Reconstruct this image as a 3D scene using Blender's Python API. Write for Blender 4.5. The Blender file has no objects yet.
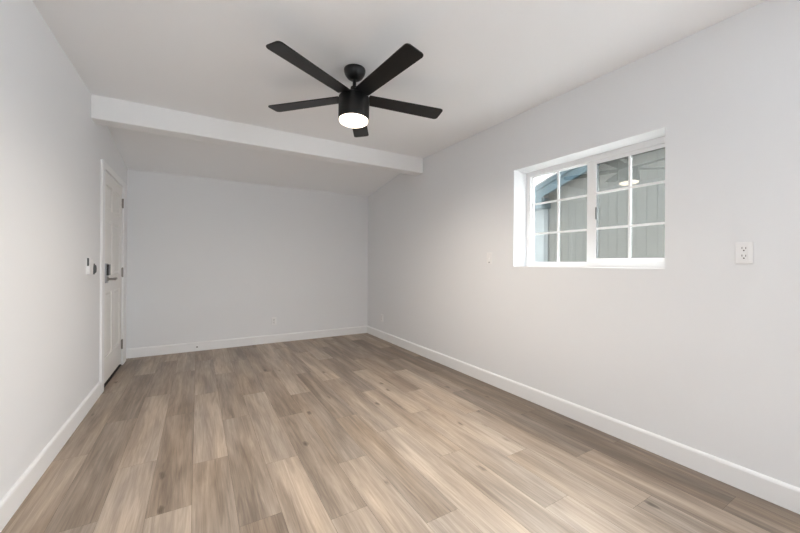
import bpy, bmesh, math, random
from mathutils import Vector, Matrix

SC = bpy.context.scene
COL = SC.collection
PI = math.pi

# ------------------------------------------------------------------ camera
YAW, ROLL = 0.5324, 0.0063
cam_d = bpy.data.cameras.new('camera')
cam = bpy.data.objects.new('camera', cam_d)
COL.objects.link(cam)
cam_d.sensor_width = 36.0
cam_d.lens = 343.157 / 800 * 36.0
cam_d.shift_y = -3.29 / 800
cam_d.clip_start = 0.02
cam.matrix_world = (Matrix.Translation((0, 0, 1.2)) @ Matrix.Rotation(-YAW, 4, 'Z')
                    @ Matrix.Rotation(PI / 2, 4, 'X') @ Matrix.Rotation(ROLL, 4, 'Z'))
SC.camera = cam

# ------------------------------------------------------------------ room numbers (metres)
XL, XR = -0.759, 2.524          # left / right wall faces
YF, YB = -3.0, 5.379           # front / back wall faces
ZC = 2.570                      # flat ceiling
BY0, BY1, BZ = 3.71, 3.875, 2.377   # ceiling beam
ZCB = 2.345                     # low end of the sloped ceiling at the back wall
WT = 0.24                       # wall thickness
WY0, WY1, WZ0, WZ1 = 1.013, 2.210, 1.174, 2.066   # window opening in the right wall
PY0, PY1, PZ0, PZ1 = -2.45, -0.55, 0.90, 2.10   # window opening in the right wall, behind the camera

# ------------------------------------------------------------------ world, lights, exposure
w = bpy.data.worlds.new('world'); SC.world = w; w.use_nodes = True
wn = w.node_tree.nodes; wl = w.node_tree.links
sky = wn.new('ShaderNodeTexSky'); sky.sky_type = 'NISHITA'; sky.sun_disc = False
sky.sun_elevation = math.radians(50); sky.sun_rotation = math.radians(200)
haze = wn.new('ShaderNodeMix'); haze.data_type = 'RGBA'; haze.inputs[0].default_value = 0.95    # thin bright cloud over blue
haze.inputs[7].default_value = (0.94, 0.98, 1.0, 1)
wl.new(sky.outputs[0], haze.inputs[6]); wl.new(haze.outputs[2], wn['Background'].inputs[0])
wn['Background'].inputs[1].default_value = 5.0

def area(name, loc, rot, sx, sy, power, color):
    l = bpy.data.lights.new(name, 'AREA'); l.shape = 'RECTANGLE'; l.size = sx; l.size_y = sy
    l.energy = power; l.color = color
    o = bpy.data.objects.new(name, l); COL.objects.link(o); o.location = loc; o.rotation_euler = rot
    return o
# daylight entering by the window opening in the right wall behind the camera
area('daylight', (XR + .02, (PY0 + PY1) / 2, (PZ0 + PZ1) / 2), (0, math.radians(90 - 14), 0), PZ1 - PZ0 - .1, PY1 - PY0 - .1, 57, (0.84, 0.93, 1.0))

# hazy sun behind thin cloud, high over the shed
sun_d = bpy.data.lights.new('hazy_sun', 'SUN'); sun_d.energy = 24.0; sun_d.angle = math.radians(50); sun_d.color = (0.98, 0.99, 1.0)
sun = bpy.data.objects.new('hazy_sun', sun_d); COL.objects.link(sun)
sun.rotation_euler = Vector((-math.cos(math.radians(55)), -0.10, -math.sin(math.radians(55)))).to_track_quat('-Z', 'Y').to_euler()

SC.view_settings.view_transform = 'Standard'
SC.view_settings.look = 'None'
SC.view_settings.gamma = 1
SC.view_settings.use_curve_mapping = False
SC.view_settings.exposure = 0.17
SC.cycles.max_bounces = 16
SC.cycles.diffuse_bounces = 10
SC.cycles.glossy_bounces = 6
SC.cycles.transparent_max_bounces = 16

# ------------------------------------------------------------------ materials
def mat(name, color, rough=0.5, metal=0.0, spec=0.5, bump=None):
    m = bpy.data.materials.new(name); m.use_nodes = True
    n = m.node_tree.nodes; l = m.node_tree.links
    b = n['Principled BSDF']
    b.inputs['Base Color'].default_value = (*color, 1)
    b.inputs['Roughness'].default_value = rough
    b.inputs['Metallic'].default_value = metal
    b.inputs['Specular IOR Level'].default_value = spec
    if bump:
        sc, st = bump
        tc = n.new('ShaderNodeTexCoord'); nz = n.new('ShaderNodeTexNoise'); bp = n.new('ShaderNodeBump')
        nz.inputs['Scale'].default_value = sc; nz.inputs['Detail'].default_value = 3
        bp.inputs['Strength'].default_value = st; bp.inputs['Distance'].default_value = 0.002
        l.new(tc.outputs['Object'], nz.inputs['Vector']); l.new(nz.outputs['Fac'], bp.inputs['Height'])
        l.new(bp.outputs['Normal'], b.inputs['Normal'])
    return m

M_WALL = mat('wall_paint', (0.775, 0.785, 0.80), 0.7, spec=0.25, bump=(90, 0.06))
M_CEIL = mat('ceiling_paint', (0.87, 0.88, 0.895), 0.8, spec=0.2, bump=(90, 0.06))
M_TRIM = mat('trim_paint', (0.83, 0.835, 0.84), 0.38, spec=0.4)
M_DOOR = mat('door_paint', (0.79, 0.775, 0.75), 0.4, spec=0.4)
M_VINYL = mat('white_vinyl', (0.80, 0.80, 0.805), 0.3)
M_PLATE = mat('white_plastic', (0.82, 0.82, 0.825), 0.3)
M_SLOT = mat('dark_slot', (0.03, 0.03, 0.03), 0.6)
M_GASKET = mat('grey_gasket', (0.10, 0.105, 0.11), 0.7)
M_BLACK = mat('matte_black_metal', (0.006, 0.006, 0.0065), 0.38, spec=0.42)
M_NICKEL = mat('satin_nickel', (0.27, 0.25, 0.23), 0.35, metal=0.9)
M_GREYMETAL = mat('grey_lock_metal', (0.38, 0.39, 0.41), 0.4, metal=0.7)
M_SCREEN = mat('black_keypad_glass', (0.01, 0.01, 0.012), 0.12)
M_RUBBER = mat('black_rubber', (0.02, 0.018, 0.016), 0.8)
M_TEAL = mat('teal_painted_wood', (0.003, 0.024, 0.034), 0.55, bump=(60, 0.1))
M_CORNER = mat('pale_blue_paint', (0.075, 0.085, 0.086), 0.6)
M_SHINGLE = mat('grey_shingle', (0.22, 0.21, 0.20), 0.9, bump=(60, 0.5))
M_GROUND = mat('pale_concrete', (0.62, 0.605, 0.585), 0.9, bump=(30, 0.3))
M_SUBFLOOR = mat('plank_gap', (0.10, 0.075, 0.055), 0.8)

def emission(name, color, strength):
    m = bpy.data.materials.new(name); m.use_nodes = True
    b = m.node_tree.nodes['Principled BSDF']
    b.inputs['Base Color'].default_value = (0.9, 0.9, 0.9, 1)
    b.inputs['Emission Color'].default_value = (*color, 1)
    b.inputs['Emission Strength'].default_value = strength
    return m
M_LENS = emission('lit_frosted_lens', (1.0, 0.82, 0.63), 3.2)

def glass():
    m = bpy.data.materials.new('coated_window_glass'); m.use_nodes = True
    n = m.node_tree.nodes; l = m.node_tree.links; n.clear()
    out = n.new('ShaderNodeOutputMaterial'); mx = n.new('ShaderNodeMixShader')
    tr = n.new('ShaderNodeBsdfTransparent'); gl = n.new('ShaderNodeBsdfGlossy')
    lw = n.new('ShaderNodeLayerWeight'); lw.inputs[0].default_value = 0.5
    pw = n.new('ShaderNodeMath'); pw.operation = 'POWER'; pw.inputs[1].default_value = 4.0
    ma = n.new('ShaderNodeMath'); ma.operation = 'MULTIPLY_ADD'
    ma.inputs[1].default_value = 0.8; ma.inputs[2].default_value = 0.16
    tr.inputs[0].default_value = (0.96, 0.975, 0.965, 1)
    gl.inputs[0].default_value = (0.95, 0.97, 0.96, 1); gl.inputs['Roughness'].default_value = 0.0
    l.new(lw.outputs['Facing'], pw.inputs[0]); l.new(pw.outputs[0], ma.inputs[0]); l.new(ma.outputs[0], mx.inputs[0])
    l.new(tr.outputs[0], mx.inputs[1]); l.new(gl.outputs[0], mx.inputs[2]); l.new(mx.outputs[0], out.inputs[0])
    return m
M_GLASS = glass()

def siding_mat():
    m = mat('grooved_siding_paint', (0.50, 0.50, 0.46), 0.7)
    n = m.node_tree.nodes; l = m.node_tree.links; b = n['Principled BSDF']
    tc = n.new('ShaderNodeTexCoord'); mp = n.new('ShaderNodeMapping'); nz = n.new('ShaderNodeTexNoise')
    mp.inputs['Scale'].default_value = (1, 22, 1.2); nz.inputs['Scale'].default_value = 4; nz.inputs['Detail'].default_value = 5
    cr = n.new('ShaderNodeValToRGB')
    cr.color_ramp.elements[0].position = 0.3; cr.color_ramp.elements[0].color = (0.056, 0.057, 0.050, 1)
    cr.color_ramp.elements[1].position = 0.7; cr.color_ramp.elements[1].color = (0.072, 0.072, 0.064, 1)
    l.new(tc.outputs['Object'], mp.inputs[0]); l.new(mp.outputs[0], nz.inputs['Vector'])
    l.new(nz.outputs['Fac'], cr.inputs[0]); l.new(cr.outputs[0], b.inputs['Base Color'])
    return m
M_SIDING = siding_mat()

def plank_mat():
    m = mat('oak_vinyl_plank', (0.4, 0.3, 0.2), 0.42, spec=0.4)
    n = m.node_tree.nodes; l = m.node_tree.links; b = n['Principled BSDF']
    def N(t, **k):
        x = n.new(t)
        for a, v in k.items(): setattr(x, a, v)
        return x
    def math_(op, a, c, clamp=False):
        x = N('ShaderNodeMath', operation=op, use_clamp=clamp)
        for i, v in enumerate((a, c)):
            if isinstance(v, (int, float)): x.inputs[i].default_value = v
            else: l.new(v, x.inputs[i])
        return x.outputs[0]
    tone = N('ShaderNodeAttribute', attribute_name='tone').outputs['Fac']
    seed = N('ShaderNodeAttribute', attribute_name='seed').outputs['Fac']
    sep = N('ShaderNodeSeparateXYZ'); tc = N('ShaderNodeTexCoord'); l.new(tc.outputs['Object'], sep.inputs[0])
    def vec(sx, sy, off):
        c = N('ShaderNodeCombineXYZ')
        l.new(math_('MULTIPLY', sep.outputs[0], sx), c.inputs[0])
        l.new(math_('MULTIPLY', sep.outputs[1], sy), c.inputs[1])
        l.new(math_('MULTIPLY_ADD' if False else 'MULTIPLY', seed, 37.0 + off), c.inputs[2])
        return c.outputs[0]
    def noise(v, det, rough=0.55, dist=0.0):
        x = N('ShaderNodeTexNoise'); x.inputs['Scale'].default_value = 1; x.inputs['Detail'].default_value = det
        x.inputs['Roughness'].default_value = rough; x.inputs['Distortion'].default_value = dist
        l.new(v, x.inputs['Vector']); return x.outputs['Fac']
    broad = noise(vec(11, 1.3, 0), 2, 0.5, 0.4)           # wide streaks along the plank
    mid = noise(vec(30, 1.7, 5), 4, 0.62, 1.2)             # grain bands
    fine = noise(vec(210, 6, 9), 3, 0.6)                  # pores
    # knots: a few stretched cells
    vo = N('ShaderNodeTexVoronoi'); vo.inputs['Scale'].default_value = 1; l.new(vec(7.5, 3.0, 3), vo.inputs['Vector'])
    rings = noise(vec(60, 14, 11), 2)
    kd = math_('ADD', vo.outputs['Distance'], math_('MULTIPLY', rings, 0.22))
    kn = N('ShaderNodeMapRange'); kn.inputs[1].default_value = 0.13; kn.inputs[2].default_value = 0.25
    kn.inputs[3].default_value = 1; kn.inputs[4].default_value = 0; l.new(kd, kn.inputs[0])
    sepc = N('ShaderNodeSeparateColor'); l.new(vo.outputs['Color'], sepc.inputs[0])
    knot = math_('MULTIPLY', kn.outputs[0], math_('GREATER_THAN', sepc.outputs[0], 0.60))
    v = math_('MULTIPLY', math_('SUBTRACT', broad, 0.5), 0.62)
    v = math_('ADD', v, math_('MULTIPLY', math_('SUBTRACT', mid, 0.5), 0.66))
    v = math_('ADD', v, math_('MULTIPLY', math_('SUBTRACT', fine, 0.5), 0.34))
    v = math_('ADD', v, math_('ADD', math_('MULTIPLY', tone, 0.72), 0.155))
    v = math_('SUBTRACT', v, math_('MULTIPLY', knot, 0.42), True)
    cr = N('ShaderNodeValToRGB'); l.new(v, cr.inputs[0])
    e = cr.color_ramp.elements
    e[0].position = 0.0; e[0].color = (0.105, 0.075, 0.053, 1)
    e[1].position = 1.0; e[1].color = (0.66, 0.525, 0.405, 1)
    for p, c in ((0.3, (0.205, 0.151, 0.109, 1)), (0.55, (0.350, 0.266, 0.196, 1)), (0.78, (0.50, 0.388, 0.290, 1))):
        x = e.new(p); x.color = c
    hs = N('ShaderNodeHueSaturation'); l.new(cr.outputs[0], hs.inputs['Color'])
    warm = noise(vec(5, 0.8, 21), 1)
    l.new(math_('ADD', math_('MULTIPLY', warm, 0.5), 0.60), hs.inputs['Saturation'])
    l.new(hs.outputs[0], b.inputs['Base Color'])
    bp = N('ShaderNodeBump'); bp.inputs['Strength'].default_value = 0.15; bp.inputs['Distance'].default_value = 0.0008
    l.new(fine, bp.inputs['Height']); l.new(bp.outputs['Normal'], b.inputs['Normal'])
    l.new(math_('ADD', math_('MULTIPLY', mid, 0.15), 0.36), b.inputs['Roughness'])
    return m
M_PLANK = plank_mat()

# ------------------------------------------------------------------ helpers
def box(bm, x0, x1, y0, y1, z0, z1, bevel=0.0, mi=0):
    vs = [bm.verts.new(p) for p in ((x0, y0, z0), (x1, y0, z0), (x1, y1, z0), (x0, y1, z0),
                                    (x0, y0, z1), (x1, y0, z1), (x1, y1, z1), (x0, y1, z1))]
    fs = [bm.faces.new([vs[i] for i in q]) for q in ((3, 2, 1, 0), (4, 5, 6, 7), (0, 1, 5, 4), (1, 2, 6, 5), (2, 3, 7, 6), (3, 0, 4, 7))]
    for f in fs: f.material_index = mi
    if bevel:
        bmesh.ops.bevel(bm, geom=list({e for f in fs for e in f.edges}), offset=bevel, segments=2, affect='EDGES', profile=0.6)

def prism(bm, pts, axis, a, b):
    """extrude a closed 2-D outline along an axis from a to b"""
    def P(p, t): return {'x': (t, p[0], p[1]), 'y': (p[0], t, p[1]), 'z': (p[0], p[1], t)}[axis]
    A = [bm.verts.new(P(p, a)) for p in pts]; B = [bm.verts.new(P(p, b)) for p in pts]
    bm.faces.new(A); bm.faces.new(B[::-1])
    for i in range(len(pts)):
        j = (i + 1) % len(pts); bm.faces.new((A[j], A[i], B[i], B[j]))

def lathe(bm, prof, seg=48, c=(0, 0, 0), axis='z'):
    rings = []
    for r, z in prof:
        ring = []
        for k in range(seg):
            a = 2 * PI * k / seg
            p = (r * math.cos(a), r * math.sin(a), z) if axis == 'z' else (z, r * math.cos(a), r * math.sin(a))
            ring.append(bm.verts.new((p[0] + c[0], p[1] + c[1], p[2] + c[2])))
        rings.append(ring)
    for A, B in zip(rings, rings[1:]):
        for k in range(seg):
            j = (k + 1) % seg; bm.faces.new((A[k], A[j], B[j], B[k]))
    bm.faces.new(rings[0][::-1]); bm.faces.new(rings[-1])

def obj(name, bm, mats, parent=None, smooth=False, loc=None):
    bmesh.ops.recalc_face_normals(bm, faces=bm.faces[:])
    me = bpy.data.meshes.new(name); bm.to_mesh(me); bm.free()
    for m in (mats if isinstance(mats, (list, tuple)) else [mats]): me.materials.append(m)
    if smooth:
        for p in me.polygons: p.use_smooth = True
        me.set_sharp_from_angle(angle=math.radians(35))
    o = bpy.data.objects.new(name, me); COL.objects.link(o)
    if loc: o.location = loc
    if parent: o.parent = parent
    return o

def tag(o, label=None, cat=None, group=None, kind=None):
    for k, v in (('label', label), ('category', cat), ('group', group), ('kind', kind)):
        if v: o[k] = v
    return o

def empty(name, loc, rz=0):
    o = bpy.data.objects.new(name, None); COL.objects.link(o); o.location = loc; o.rotation_euler = (0, 0, rz)
    o.empty_display_size = 0.1
    return o
NB = bmesh.new

# ------------------------------------------------------------------ floor: planks 0.187 x 1.22 m running to the back wall
random.seed(4)
bm = NB()
box(bm, XL - WT, XR + WT, YF - WT, YB + WT, -0.14, -0.0016, mi=1)
PW, PL = 0.187, 1.22
joint = {0: 2.82, 1: 4.51, 2: 2.53, 3: 1.98, 4: 2.37, 5: 1.705, 6: 2.16, 7: 1.54, 8: 1.95, 9: 1.30, 10: 2.17, 11: 1.705,
         12: 1.09, 13: 1.50, 14: 2.09, 15: 1.28, 16: 0.645, 17: 1.255}
# lightness of planks read off the photograph, shade along the right wall included (row, plank counted from the joint above)
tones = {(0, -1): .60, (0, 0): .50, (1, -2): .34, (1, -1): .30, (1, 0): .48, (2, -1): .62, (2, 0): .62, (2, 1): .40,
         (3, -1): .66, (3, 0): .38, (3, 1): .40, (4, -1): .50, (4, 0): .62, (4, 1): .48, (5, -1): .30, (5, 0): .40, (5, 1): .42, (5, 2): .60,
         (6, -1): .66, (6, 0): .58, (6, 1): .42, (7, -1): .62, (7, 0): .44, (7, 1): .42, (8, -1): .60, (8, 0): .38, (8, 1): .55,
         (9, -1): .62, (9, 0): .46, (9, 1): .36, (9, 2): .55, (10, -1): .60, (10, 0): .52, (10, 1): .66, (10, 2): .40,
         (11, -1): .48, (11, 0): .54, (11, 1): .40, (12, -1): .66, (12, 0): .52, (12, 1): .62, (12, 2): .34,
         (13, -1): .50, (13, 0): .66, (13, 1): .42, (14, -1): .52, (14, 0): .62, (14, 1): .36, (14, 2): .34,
         (15, -1): .46, (15, 0): .24, (15, 1): .44, (15, 2): .20, (16, -1): .28, (16, 0): .12, (16, 1): .24, (16, 2): .14,  # rows beside the right wall: its shaded strip is painted into these darker tones
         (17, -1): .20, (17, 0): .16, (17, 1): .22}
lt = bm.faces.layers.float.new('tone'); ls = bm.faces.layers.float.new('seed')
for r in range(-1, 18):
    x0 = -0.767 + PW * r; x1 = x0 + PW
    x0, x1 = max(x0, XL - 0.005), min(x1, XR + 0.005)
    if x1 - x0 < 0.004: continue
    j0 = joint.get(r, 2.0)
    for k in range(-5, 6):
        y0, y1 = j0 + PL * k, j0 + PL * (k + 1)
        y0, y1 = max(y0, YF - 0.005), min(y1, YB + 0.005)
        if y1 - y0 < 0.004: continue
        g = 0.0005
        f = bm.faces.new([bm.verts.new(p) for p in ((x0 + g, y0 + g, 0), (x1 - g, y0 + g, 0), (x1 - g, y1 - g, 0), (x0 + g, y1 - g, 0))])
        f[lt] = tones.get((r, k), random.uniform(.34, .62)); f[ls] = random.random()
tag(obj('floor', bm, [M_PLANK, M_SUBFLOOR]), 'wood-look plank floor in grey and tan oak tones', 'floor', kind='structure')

# ------------------------------------------------------------------ walls and ceiling
bm = NB()      # flat part, then falling towards the back wall
prism(bm, [(YF - WT, ZC), (BY1 - .02, ZC), (YB, ZCB), (YB + WT, ZCB - .036), (YB + WT, ZC + .2), (YF - WT, ZC + .2)], 'x', XL - WT, XR + WT)
tag(obj('ceiling', bm, M_CEIL), 'white ceiling, flat above the fan and sloping down past the beam', 'ceiling', kind='structure')

DY0, DY1, DZT = 4.118, 5.058, 2.062     # door opening in the left wall
bm = NB()
box(bm, XL - WT, XL, YF - WT, DY0, -.1, ZC + .1)
box(bm, XL - WT, XL, DY1, YB + WT, -.1, ZC + .1)
box(bm, XL - WT, XL, DY0, DY1, DZT, ZC + .1)
box(bm, XL - WT, XL - .10, DY0, DY1, -.1, DZT)
tag(obj('wall_left', bm, M_WALL), 'white left wall with the panelled door', 'wall', kind='structure')
bm = NB()
box(bm, XR, XR + WT, YF - WT, PY0, -.1, ZC + .1)
box(bm, XR, XR + WT, PY1, WY0, -.1, ZC + .1)
box(bm, XR, XR + WT, PY0, PY1, -.1, PZ0)
box(bm, XR, XR + WT, PY0, PY1, PZ1, ZC + .1)
box(bm, XR, XR + WT, WY1, YB + WT, -.1, ZC + .1)
box(bm, XR, XR + WT, WY0, WY1, -.1, WZ0)
box(bm, XR, XR + WT, WY0, WY1, WZ1, ZC + .1)
tag(obj('wall_right', bm, M_WALL), 'white right wall with the recessed sliding window', 'wall', kind='structure')
bm = NB(); box(bm, XL - .02, XR + .02, YB, YB + WT, -.1, ZC)
tag(obj('wall_back', bm, M_WALL), 'plain white back wall below the sloped ceiling', 'wall', kind='structure')
bm = NB(); box(bm, XL - .02, XR + .02, YF - WT, YF, -.1, ZC + .1)
tag(obj('wall_front', bm, M_WALL), 'plain white wall behind the camera', 'wall', kind='structure')

bm = NB(); box(bm, XL - .01, XR + .01, BY0, BY1, BZ, ZC + .05)
bmesh.ops.bevel(bm, geom=[e for e in bm.edges if abs(e.verts[0].co.z - BZ) < 1e-4 and abs(e.verts[1].co.z - BZ) < 1e-4], offset=.004, segments=2, affect='EDGES')
tag(obj('trim_1', bm, M_TRIM), 'white boxed beam across the ceiling where the slope begins', 'beam', kind='structure')

BBH = 0.120
prof = [(0, 0), (.015, 0), (.015, BBH - .016), (.012, BBH - .008), (.006, BBH - .002), (0, BBH)]
bm = NB(); prism(bm, [(XR - p[0], p[1]) for p in prof], 'y', YF, YB)
tag(obj('baseboard_right', bm, M_TRIM), 'white baseboard along the right wall', 'baseboard', kind='structure')
bm = NB(); prism(bm, [(YB - p[0], p[1]) for p in prof], 'x', XL, XR - .015)
tag(obj('baseboard_back', bm, M_TRIM), 'white baseboard along the back wall', 'baseboard', kind='structure')
bm = NB(); prism(bm, [(XL + p[0], p[1]) for p in prof], 'y', YF, 4.028)
tag(obj('baseboard_left', bm, M_TRIM), 'white baseboard along the left wall up to the door', 'baseboard', kind='structure')
bm = NB()
prism(bm, [(YF + p[0], p[1]) for p in prof], 'x', XL + .015, XR - .015)
tag(obj('baseboard_front', bm, M_TRIM), 'white baseboard along the wall behind the camera', 'baseboard', kind='structure')

# ------------------------------------------------------------------ door in the left wall
door = tag(empty('door_1', (XL, 4.6, 0)), 'white six-panel door with a keypad lock in the left wall', 'door', kind='structure')
LX = lambda x: x            # local x: out of the wall, local y relative to 4.6
def dy(y): return y - 4.6
bm = NB()
cw = .088; ct = .018
box(bm, 0, ct, dy(DY0 - cw), dy(DY0 + .004), 0, DZT + .060, .003)
box(bm, 0, ct, dy(DY1 - .004), dy(DY1 + .200), 0, DZT + .060, .003)
box(bm, 0, ct, dy(DY0 + .004), dy(DY1 - .004), DZT - .004, DZT + .060, .003)
box(bm, -.10, -.0005, dy(DY0), dy(DY0) + .012, 0, DZT)          # jambs
box(bm, -.10, -.0005, dy(DY1) - .012, dy(DY1), 0, DZT)
box(bm, -.10, -.0005, dy(DY0), dy(DY1), DZT - .012, DZT)
obj('casing', bm, M_TRIM, door)
# slab with six raised panels: a grid of faces, panels inset and stepped
SY0, SY1, SZ0, SZ1 = dy(DY0) + .015, dy(DY1) - .015, .040, 2.046
bm = NB()
W = SY1 - SY0
ys = [SY0, SY0 + .115, SY0 + W / 2 - .055, SY0 + W / 2 + .055, SY1 - .115, SY1]
zs = [SZ0, SZ0 + .235, SZ0 + .86, SZ0 + 1.02, SZ0 + 1.56, SZ0 + 1.66, SZ0 + 1.90, SZ1]
FX = 0.002
grid = [[bm.verts.new((FX, y, z)) for z in zs] for y in ys]
panels = []
for i in range(5):
    for j in range(7):
        f = bm.faces.new((grid[i][j], grid[i + 1][j], grid[i + 1][j + 1], grid[i][j + 1]))
        if i in (1, 3) and j in (1, 3, 5): panels.append(f)
for f in panels:
    bmesh.ops.inset_region(bm, faces=[f], thickness=.014, depth=0)
    for v in f.verts: v.co.x -= .010
    bmesh.ops.inset_region(bm, faces=[f], thickness=.012, depth=0)
    bmesh.ops.inset_region(bm, faces=[f], thickness=.026, depth=0)
    for v in f.verts: v.co.x += .007
ext = bmesh.ops.extrude_face_region(bm, geom=[e for e in bm.edges if e.is_boundary])
for v in [g for g in ext['geom'] if isinstance(g, bmesh.types.BMVert)]: v.co.x = -.040
bm.faces.new([v for v in sorted([g for g in ext['geom'] if isinstance(g, bmesh.types.BMVert)], key=lambda v: math.atan2(v.co.z - 1.0, v.co.y - (SY0 + SY1) / 2))])
slab = obj('door_slab', bm, M_DOOR, door)
bm = NB(); box(bm, -.10, .004, dy(DY0) + .012, dy(DY1) - .012, 0.001, .014, .002)
tag(obj('threshold', bm, M_RUBBER, door), 'dark threshold strip')
for hz in (1.87, 1.075, .245):
    bm = NB()
    lathe(bm, [(.004, -.056), (.0075, -.053), (.0075, .053), (.004, .056)], 16, (.0095, SY1 + .006, hz))
    box(bm, -.001, .004, SY1 - .022, SY1 + .002, hz - .05, hz + .05, .001)
    tag(obj('hinge', bm, M_NICKEL, door, smooth=True), 'satin metal hinge')
# smart lock: grey escutcheon, black keypad, lever
LY = SY0 + .070
bm = NB(); box(bm, .001, .023, LY - .045, LY + .047, .995, 1.18, .006)
lock = tag(obj('lock_plate', bm, M_GREYMETAL, slab, smooth=True), 'grey metal lock plate')
bm = NB(); box(bm, .022, .0390, LY - .040, LY + .042, 1.068, 1.172, .0015)
tag(obj('keypad', bm, M_SCREEN, slab), 'black glass keypad')
bm = NB()
lathe(bm, [(.021, 0), (.021, .006), (.012, .010), (.011, .040), (.013, .046), (.013, .058), (.010, .062)], 24, (.022, LY + .008, 1.032), 'x')
box(bm, .060, .078, LY - .006, LY + .128, 1.021, 1.043, .006)
tag(obj('lever_handle', bm, M_NICKEL, slab, smooth=True), 'satin lever handle')

# ------------------------------------------------------------------ window in the right wall (sliding, white vinyl, 2 x 3 grilles in each sash)
FXI, FXO = 2.700, 2.764                       # frame faces
wy0, wy1, wz0, wz1 = WY0, WY1, WZ0, WZ1
win = tag(empty('window_1', (FXI, (wy0 + wy1) / 2, wz0)), 'white sliding window with grilles recessed in the right wall', 'window', kind='structure')
OX, OY, OZ = FXI, (wy0 + wy1) / 2, wz0
def wbox(bm, x0, x1, y0, y1, z0, z1, bv=.0012): box(bm, x0 - OX, x1 - OX, y0 - OY, y1 - OY, z0 - OZ, z1 - OZ, bv)
YM0, YM1 = 1.574, 1.616                       # meeting stile
GL0, GL1, GZ0, GZ1 = 1.630, 2.168, 1.2145, 2.021   # far (fixed) glass
SR0, SR1, RZ0, RZ1 = 1.067, 1.547, 1.249, 1.993   # near (sliding) glass
bm = NB()
wbox(bm, FXI, FXO, wy0, wy1, wz0, GZ0); wbox(bm, FXI, FXO, wy0, wy1, GZ1, wz1)
wbox(bm, FXI, FXO, GL1, wy1, GZ0, GZ1); wbox(bm, FXI, FXO, wy0, wy0 + .045, GZ0, GZ1)
wbox(bm, FXI + .027, FXO, YM0 + .002, YM1 + .015, GZ0, GZ1)
frame = obj('window_frame', bm, M_VINYL, win)
bm = NB(); wbox(bm, XR + .003, FXI + .004, wy0 + .001, wy1 - .001, wz0 - .001, wz0 + .004, .001)
obj('window_sill', bm, M_VINYL, win)
def sash(name, x0, x1, y0, y1, z0, z1, fr, fixed):
    bm = NB()
    if not fixed:
        a, b, c, d = y0 - .05, y1 + .066, z0 - .034, z1 + .026
        wbox(bm, x0, x1, a, b, c, z0); wbox(bm, x0, x1, a, b, z1, d)
        wbox(bm, x0, x1, y1, b, z0, z1); wbox(bm, x0, x1, a, y0, z0, z1)
    else:
        for q in ((y0, y1, z0, z0 + .006), (y0, y1, z1 - .006, z1), (y1 - .006, y1, z0 + .006, z1 - .006), (y0, y0 + .006, z0 + .006, z1 - .006)):
            wbox(bm, x0, x1, *q, .001)
    s = obj(name, bm, M_VINYL, win)
    xg = (x0 + x1) / 2
    bm = NB()      # dark glazing gasket round the glass
    t = .0035
    for q in ((y0, y1, z0, z0 + t), (y0, y1, z1 - t, z1), (y1 - t, y1, z0 + t, z1 - t), (y0, y0 + t, z0 + t, z1 - t)):
        wbox(bm, xg - .006, xg + .004, *q, 0)
    tag(obj('gasket', bm, M_GASKET, s), 'thin dark glazing gasket')
    bm = NB()
    ym = (y0 + y1) / 2
    wbox(bm, xg - .008, xg - .001, ym - .0085, ym + .0085, z0, z1, .002)
    for zz in (1.482, 1.762): wbox(bm, xg - .0085, xg - .0015, y0, y1, zz - .0085, zz + .0085, .002)
    obj('grille', bm, M_VINYL, s)
    bm = NB(); o_ = 0 if fixed else .002
    wbox(bm, xg + .001 + o_, xg + .004 + o_, y0 - .004, y1 + .004, z0 - .004, z1 + .004, 0)
    if not fixed:                              # the loose sliding pane sits a touch askew in its frame
        bmesh.ops.rotate(bm, verts=bm.verts, cent=(xg + .0025 - OX, ym - OY, (z0 + z1) / 2 - OZ), matrix=Matrix.Rotation(-.017, 3, 'Z'))
    obj('glass_pane', bm, M_GLASS, s)
    return s
sash('fixed_sash', FXI + .0275, FXI + .0475, GL0, GL1, GZ0, GZ1, .02, True)
s2 = sash('sliding_sash', FXI + .002, FXI + .026, SR0, SR1, RZ0, RZ1, .03, False)
bm = NB(); wbox(bm, FXI - .006, FXI + .003, SR1 - .003, SR1 + .003, 1.555, 1.650, .001)
tag(obj('latch', bm, M_GASKET, s2), 'dark sash latch')

# ------------------------------------------------------------------ ceiling fan
FC = (0.951, 2.263)
fan = tag(empty('ceiling_fan', (FC[0], FC[1], ZC)), 'matte black five-blade ceiling fan with a lit round light', 'ceiling fan')
# the fan hangs a little out of plumb on its ball joint
TILT = (Matrix.Rotation(math.radians(-2.25), 4, Vector((math.cos(YAW), -math.sin(YAW), 0)))
        @ Matrix.Rotation(math.radians(0.54), 4, Vector((math.sin(YAW), math.cos(YAW), 0))))
fan.rotation_euler = TILT.to_euler()
Z = lambda z: z - ZC
bm = NB(); lathe(bm, [(.074, Z(2.5705)), (.076, Z(2.566)), (.075, Z(2.553)), (.069, Z(2.532)), (.055, Z(2.512)), (.036, Z(2.499)), (.020, Z(2.495))])
can = obj('canopy', bm, M_BLACK, fan, smooth=True); can.rotation_euler = TILT.inverted().to_euler()
bm = NB(); lathe(bm, [(.0125, Z(2.505)), (.0125, Z(2.420))], 24)
obj('downrod', bm, M_BLACK, fan, smooth=True)
bm = NB(); lathe(bm, [(.016, Z(2.446)), (.026, Z(2.440)), (.029, Z(2.418)), (.036, Z(2.392)), (.036, Z(2.380))], 32)
obj('collar', bm, M_BLACK, fan, smooth=True)
bm = NB(); lathe(bm, [(.030, Z(2.386)), (.085, Z(2.380)), (.100, Z(2.373)), (.108, Z(2.360)), (.108, Z(2.216)), (.1065, Z(2.209)), (.102, Z(2.207))], 64)
obj('motor_housing', bm, M_BLACK, fan, smooth=True)
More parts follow.
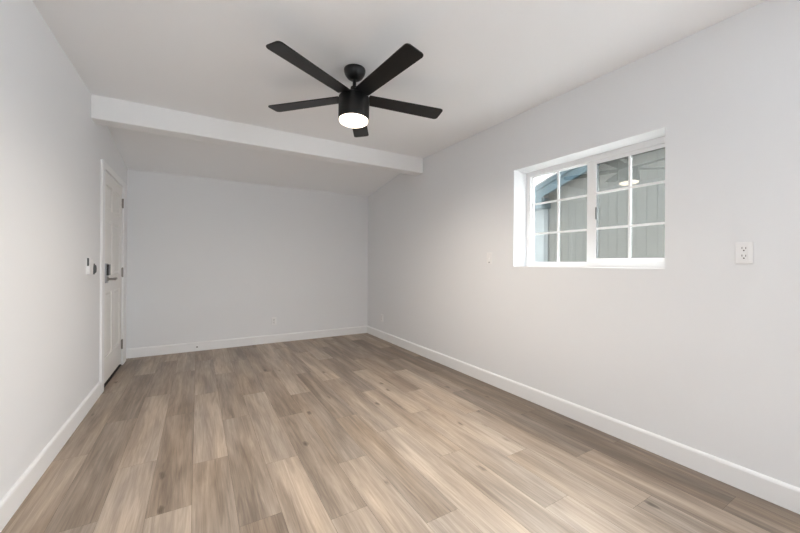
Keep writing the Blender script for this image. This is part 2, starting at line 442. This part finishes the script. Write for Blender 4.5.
bm = NB(); lathe(bm, [(.1015, Z(2.214)), (.1015, Z(2.202)), (.097, Z(2.192)), (.082, Z(2.184)), (.055, Z(2.178)), (.020, Z(2.176))], 64)
tag(obj('light_lens', bm, M_LENS, fan, smooth=True), 'lit frosted round light')
lamp = bpy.data.lights.new('fan_lamp', 'SPOT')       # the fan's own light
lamp.energy = 84; lamp.color = (1.0, 0.89, 0.76); lamp.spot_size = PI; lamp.spot_blend = 0.85; lamp.shadow_soft_size = 0.0
lo = bpy.data.objects.new('fan_lamp', lamp); COL.objects.link(lo); lo.location = (FC[0], FC[1], 2.165)
PITCH = math.radians(-7.5); BZL = Z(2.367)
def blade_mesh():
    bm = NB()
    out = []
    R0, R1, w0, w1 = .100, .672, .056, .066
    out.append((R0, -w0)); 
    for k in range(7):                                  # rounded tip corners
        a = -PI / 2 + PI / 2 * k / 6; out.append((R1 - .022 + .022 * math.cos(a), -w1 + .022 + .022 * math.sin(a)))
    for k in range(7):
        a = PI / 2 * k / 6; out.append((R1 - .022 + .022 * math.cos(a), w1 - .022 + .022 * math.sin(a)))
    out.append((R0, w0))
    prism(bm, out, 'z', -.0035, .0035)
    bmesh.ops.bevel(bm, geom=[e for e in bm.edges if abs(e.verts[0].co.z - e.verts[1].co.z) < 1e-6], offset=.0015, segments=2, affect='EDGES')
    return bm
def bracket_mesh():
    bm = NB()
    box(bm, .060, .150, -.022, .022, .0036, .012, .002)
    box(bm, .130, .165, -.040, .040, .0036, .009, .002)
    return bm
first = None
for k in range(5):
    ang = math.radians(28.52 + 72 * k)                   # clockwise from +Y
    if first is None:
        bl = obj('blade', blade_mesh(), M_BLACK, fan, smooth=True); br = obj('blade_bracket', bracket_mesh(), M_BLACK, bl)
        first = (bl, br)
    else:
        bl = first[0].copy(); COL.objects.link(bl); bl.parent = fan
        br = first[1].copy(); COL.objects.link(br); br.parent = bl
    bl.location = (0, 0, BZL)
    bl.rotation_euler = (Matrix.Rotation(PI / 2 - ang, 4, 'Z') @ Matrix.Rotation(PITCH, 4, 'X')).to_euler()

# ------------------------------------------------------------------ outlets and wall plates
def outlet(name, loc, rz, label, wdt=.070, hgt=.116, cat='outlet', group='wall outlets'):
    """local frame: face looks along +x, y across, z up, origin at the plate's centre on the wall"""
    t = tag(empty(name, loc, rz), label, cat, group)
    bm = NB(); box(bm, 0, .006, -wdt / 2, wdt / 2, -hgt / 2, hgt / 2, .0025)
    obj('cover_plate', bm, M_PLATE, t)
    bm = NB(); box(bm, .0055, .0085, -.0168, .0168, -.034, .034, .001)
    rc = obj('receptacle', bm, M_PLATE, t)
    for s in (-1, 1):
        cz = s * .0205 + .002
        for q in ((-.0088, -.0060, cz, cz + .010), (.0060, .0088, cz - .001, cz + .009)):
            bm = NB(); box(bm, .008, .0088, *q); tag(obj('slot', bm, M_SLOT, rc), 'dark plug slot')
        bm = NB(); lathe(bm, [(.0036, .008), (.0036, .0088)], 12, (0, 0, cz - .009), 'x'); tag(obj('ground_hole', bm, M_SLOT, rc), 'dark round ground hole')
        bm = NB(); lathe(bm, [(.0025, .0055), (.0025, .0066)], 12, (0, 0, s * .0485), 'x'); obj('screw', bm, M_PLATE, t)
    return t
outlet('wall_outlet', (XR, 0.648, 1.266), PI, 'white outlet plate on the right wall, right of the sliding window')
outlet('wall_outlet.001', (0.985, YB, 0.320), -PI / 2, 'white outlet plate low on the back wall')
outlet('wall_outlet.002', (XR, 4.83, 0.330), PI, 'white outlet plate low on the right wall near the back corner')

# switch plate left of the window
t = tag(empty('switch_plate', (XR, 2.512, 1.255), PI), 'small white toggle switch plate on the right wall beyond the window', 'switch')
bm = NB(); box(bm, 0, .006, -.035, .035, -.0575, .0575, .0025); obj('cover_plate', bm, M_PLATE, t)
bm = NB(); box(bm, .0055, .0075, -.006, .006, -.013, .013, .0005); tog = obj('toggle_collar', bm, M_PLATE, t)
bm = NB(); prism(bm, [(.006, -.006), (.006, .004), (.018, -.008), (.017, -.012)], 'y', -.0045, .0045); obj('toggle', bm, M_PLATE, tog)
bm = NB(); lathe(bm, [(.0065, .0055), (.0065, .0068)], 12, (0, 0, -.041), 'x'); tag(obj('screw', bm, M_GASKET, t), 'dark lower screw')

# fan remote in its white cradle beside the door, and a dark round sensor next to it
t = tag(empty('remote_holder', (XL, 3.610, 1.155)), 'small white wall cradle holding the remote, left of the panelled door', 'remote holder')
bm = NB()
box(bm, 0, .005, -.030, .030, -.062, .062, .002)
box(bm, 0.005, .026, -.030, -.024, -.062, .005, .002); box(bm, .005, .026, .024, .030, -.062, .005, .002)
box(bm, 0.022, .026, -.030, .030, -.062, .005, .002); box(bm, 0.005, .026, -.030, .030, -.062, -.056, .002)
obj('cradle', bm, M_PLATE, t)
t = tag(empty('remote_control', (XL + .0055, 3.610, 1.155)), 'slim white remote control standing in the wall cradle', 'remote control')
bm = NB(); box(bm, 0, .016, -.0225, .0225, -.055, .075, .004); rb = obj('remote_body', bm, M_PLATE, t)
bm = NB(); box(bm, .0, .0125, -.0235, -.0215, .008, .070, .0005)
tag(obj('side_band', bm, M_GASKET, rb), 'dark band on the side')
t = tag(empty('light_switch', (XL, 3.712, 1.155)), 'white double rocker switch plate between the remote cradle and the door casing', 'switch')
bm = NB(); box(bm, 0, .007, -.058, .058, -.060, .060, .0025); obj('cover_plate', bm, M_PLATE, t)
for s in (-1, 1):
    bm = NB(); prism(bm, [(.006, -.034), (.0085, -.034), (.013, .034), (.006, .034)], 'y', s * .023 - .0165, s * .023 + .0165); obj('rocker', bm, M_PLATE, t)
t = tag(empty('wall_sensor', (XL, 3.812, 1.135)), 'small dark rounded wall control close to the door casing', 'wall control')
bm = NB(); box(bm, 0, .006, -.018, .018, -.046, .046, .002); obj('back_plate', bm, M_GASKET, t)
bm = NB()
lathe(bm, [(.017, .005), (.017, .013), (.013, .018), (.005, .020)], 32, (0, 0, 0), 'x')
for v in bm.verts: v.co.z *= 2.1
obj('cover', bm, M_GASKET, t, smooth=True)

# cable stub through the back baseboard
t = tag(empty('cable_jack', (-0.003, YB - .015, 0.055), -PI / 2), 'small grey cable jack in the back baseboard', 'cable jack')
bm = NB(); lathe(bm, [(.011, 0), (.011, .003), (.009, .004)], 6, (0, 0, 0), 'x'); nut = obj('nut', bm, M_NICKEL, t)
bm = NB(); lathe(bm, [(.0055, .003), (.0055, .016), (.004, .017)], 20, (0, 0, 0), 'x'); obj('threaded_stub', bm, M_NICKEL, nut, smooth=True)

# ------------------------------------------------------------------ outside the window: neighbouring shed, ground
bm = NB(); box(bm, XR + WT, 9.0, -4, 9, -.30, -.16)
tag(obj('ground', bm, M_GROUND), 'pale concrete ground between the house and the shed', 'ground', kind='structure')
SX = 4.20
CY = 3.063                                     # far corner of the shed wall
shed = tag(empty('neighbouring_shed', (SX, CY, -.16)), 'grey grooved-siding shed with teal roof trim outside the window', 'shed')
sx = lambda x: x - SX
sy = lambda y: y - CY
sz = lambda z: z + .16
APY = 1.85                                     # the gable's ridge
YE = 2 * APY - 3.42                            # near eave
def rk(y): return 2.256 - (max(y, 2 * APY - y) - 3.115) * .335
bm = NB()
# grooved wall: outline in plan with a groove every 0.1 m, tops following the gable
y = 2 * APY - CY; step = .1016
pl = []
while y < CY - .001:
    y2 = min(y + step, CY)
    pl += [(y, .0), (y2 - .008, .0), (y2 - .0065, .0028), (y2 - .0015, .0028)]
    y = y2
pl.append((CY, 0.0))
bot, top = [], []
for yy, d in pl:
    bot.append(bm.verts.new((d, sy(yy), 0))); top.append(bm.verts.new((d, sy(yy), sz(rk(yy) - .05))))
for i in range(len(pl) - 1): bm.faces.new((bot[i], bot[i + 1], top[i + 1], top[i]))
box(bm, .012, 2.4, sy(2 * APY - CY) + .02, sy(CY), 0, sz(2.05))
obj('siding_wall', bm, M_SIDING, shed)
bm = NB(); box(bm, -.020, .35, sy(CY) - .004, sy(CY) + .30, 0, sz(1.97), .004)
tag(obj('corner_board', bm, M_CORNER, shed), 'pale blue corner board')
def rake(bm, x0, x1, up, down):
    pts = [(sy(3.42), sz(rk(3.42) + up)), (sy(APY), sz(rk(APY) + up)), (sy(YE), sz(rk(YE) + up)),
           (sy(YE), sz(rk(YE) - down)), (sy(APY), sz(rk(APY) - down)), (sy(3.42), sz(rk(3.42) - down))]
    prism(bm, pts, 'x', x0, x1)
bm = NB(); rake(bm, -.20, -.165, -.03, .175); obj('rake_board', bm, M_TEAL, shed)
bm = NB(); rake(bm, -.225, -.199, 0.0, .06); obj('shingle_mould', bm, M_TEAL, shed)
bm = NB(); rake(bm, -.17, .06, -.05, .075); obj('soffit', bm, M_TEAL, shed)
bm = NB(); rake(bm, -.24, 2.6, .022, .0); obj('roof', bm, M_SHINGLE, shed)
bm = NB(); box(bm, -.20, .40, sy(CY) - .03, sy(3.42), sz(1.965), sz(1.965) + .14, .004); obj('eave_return', bm, M_TEAL, shed)
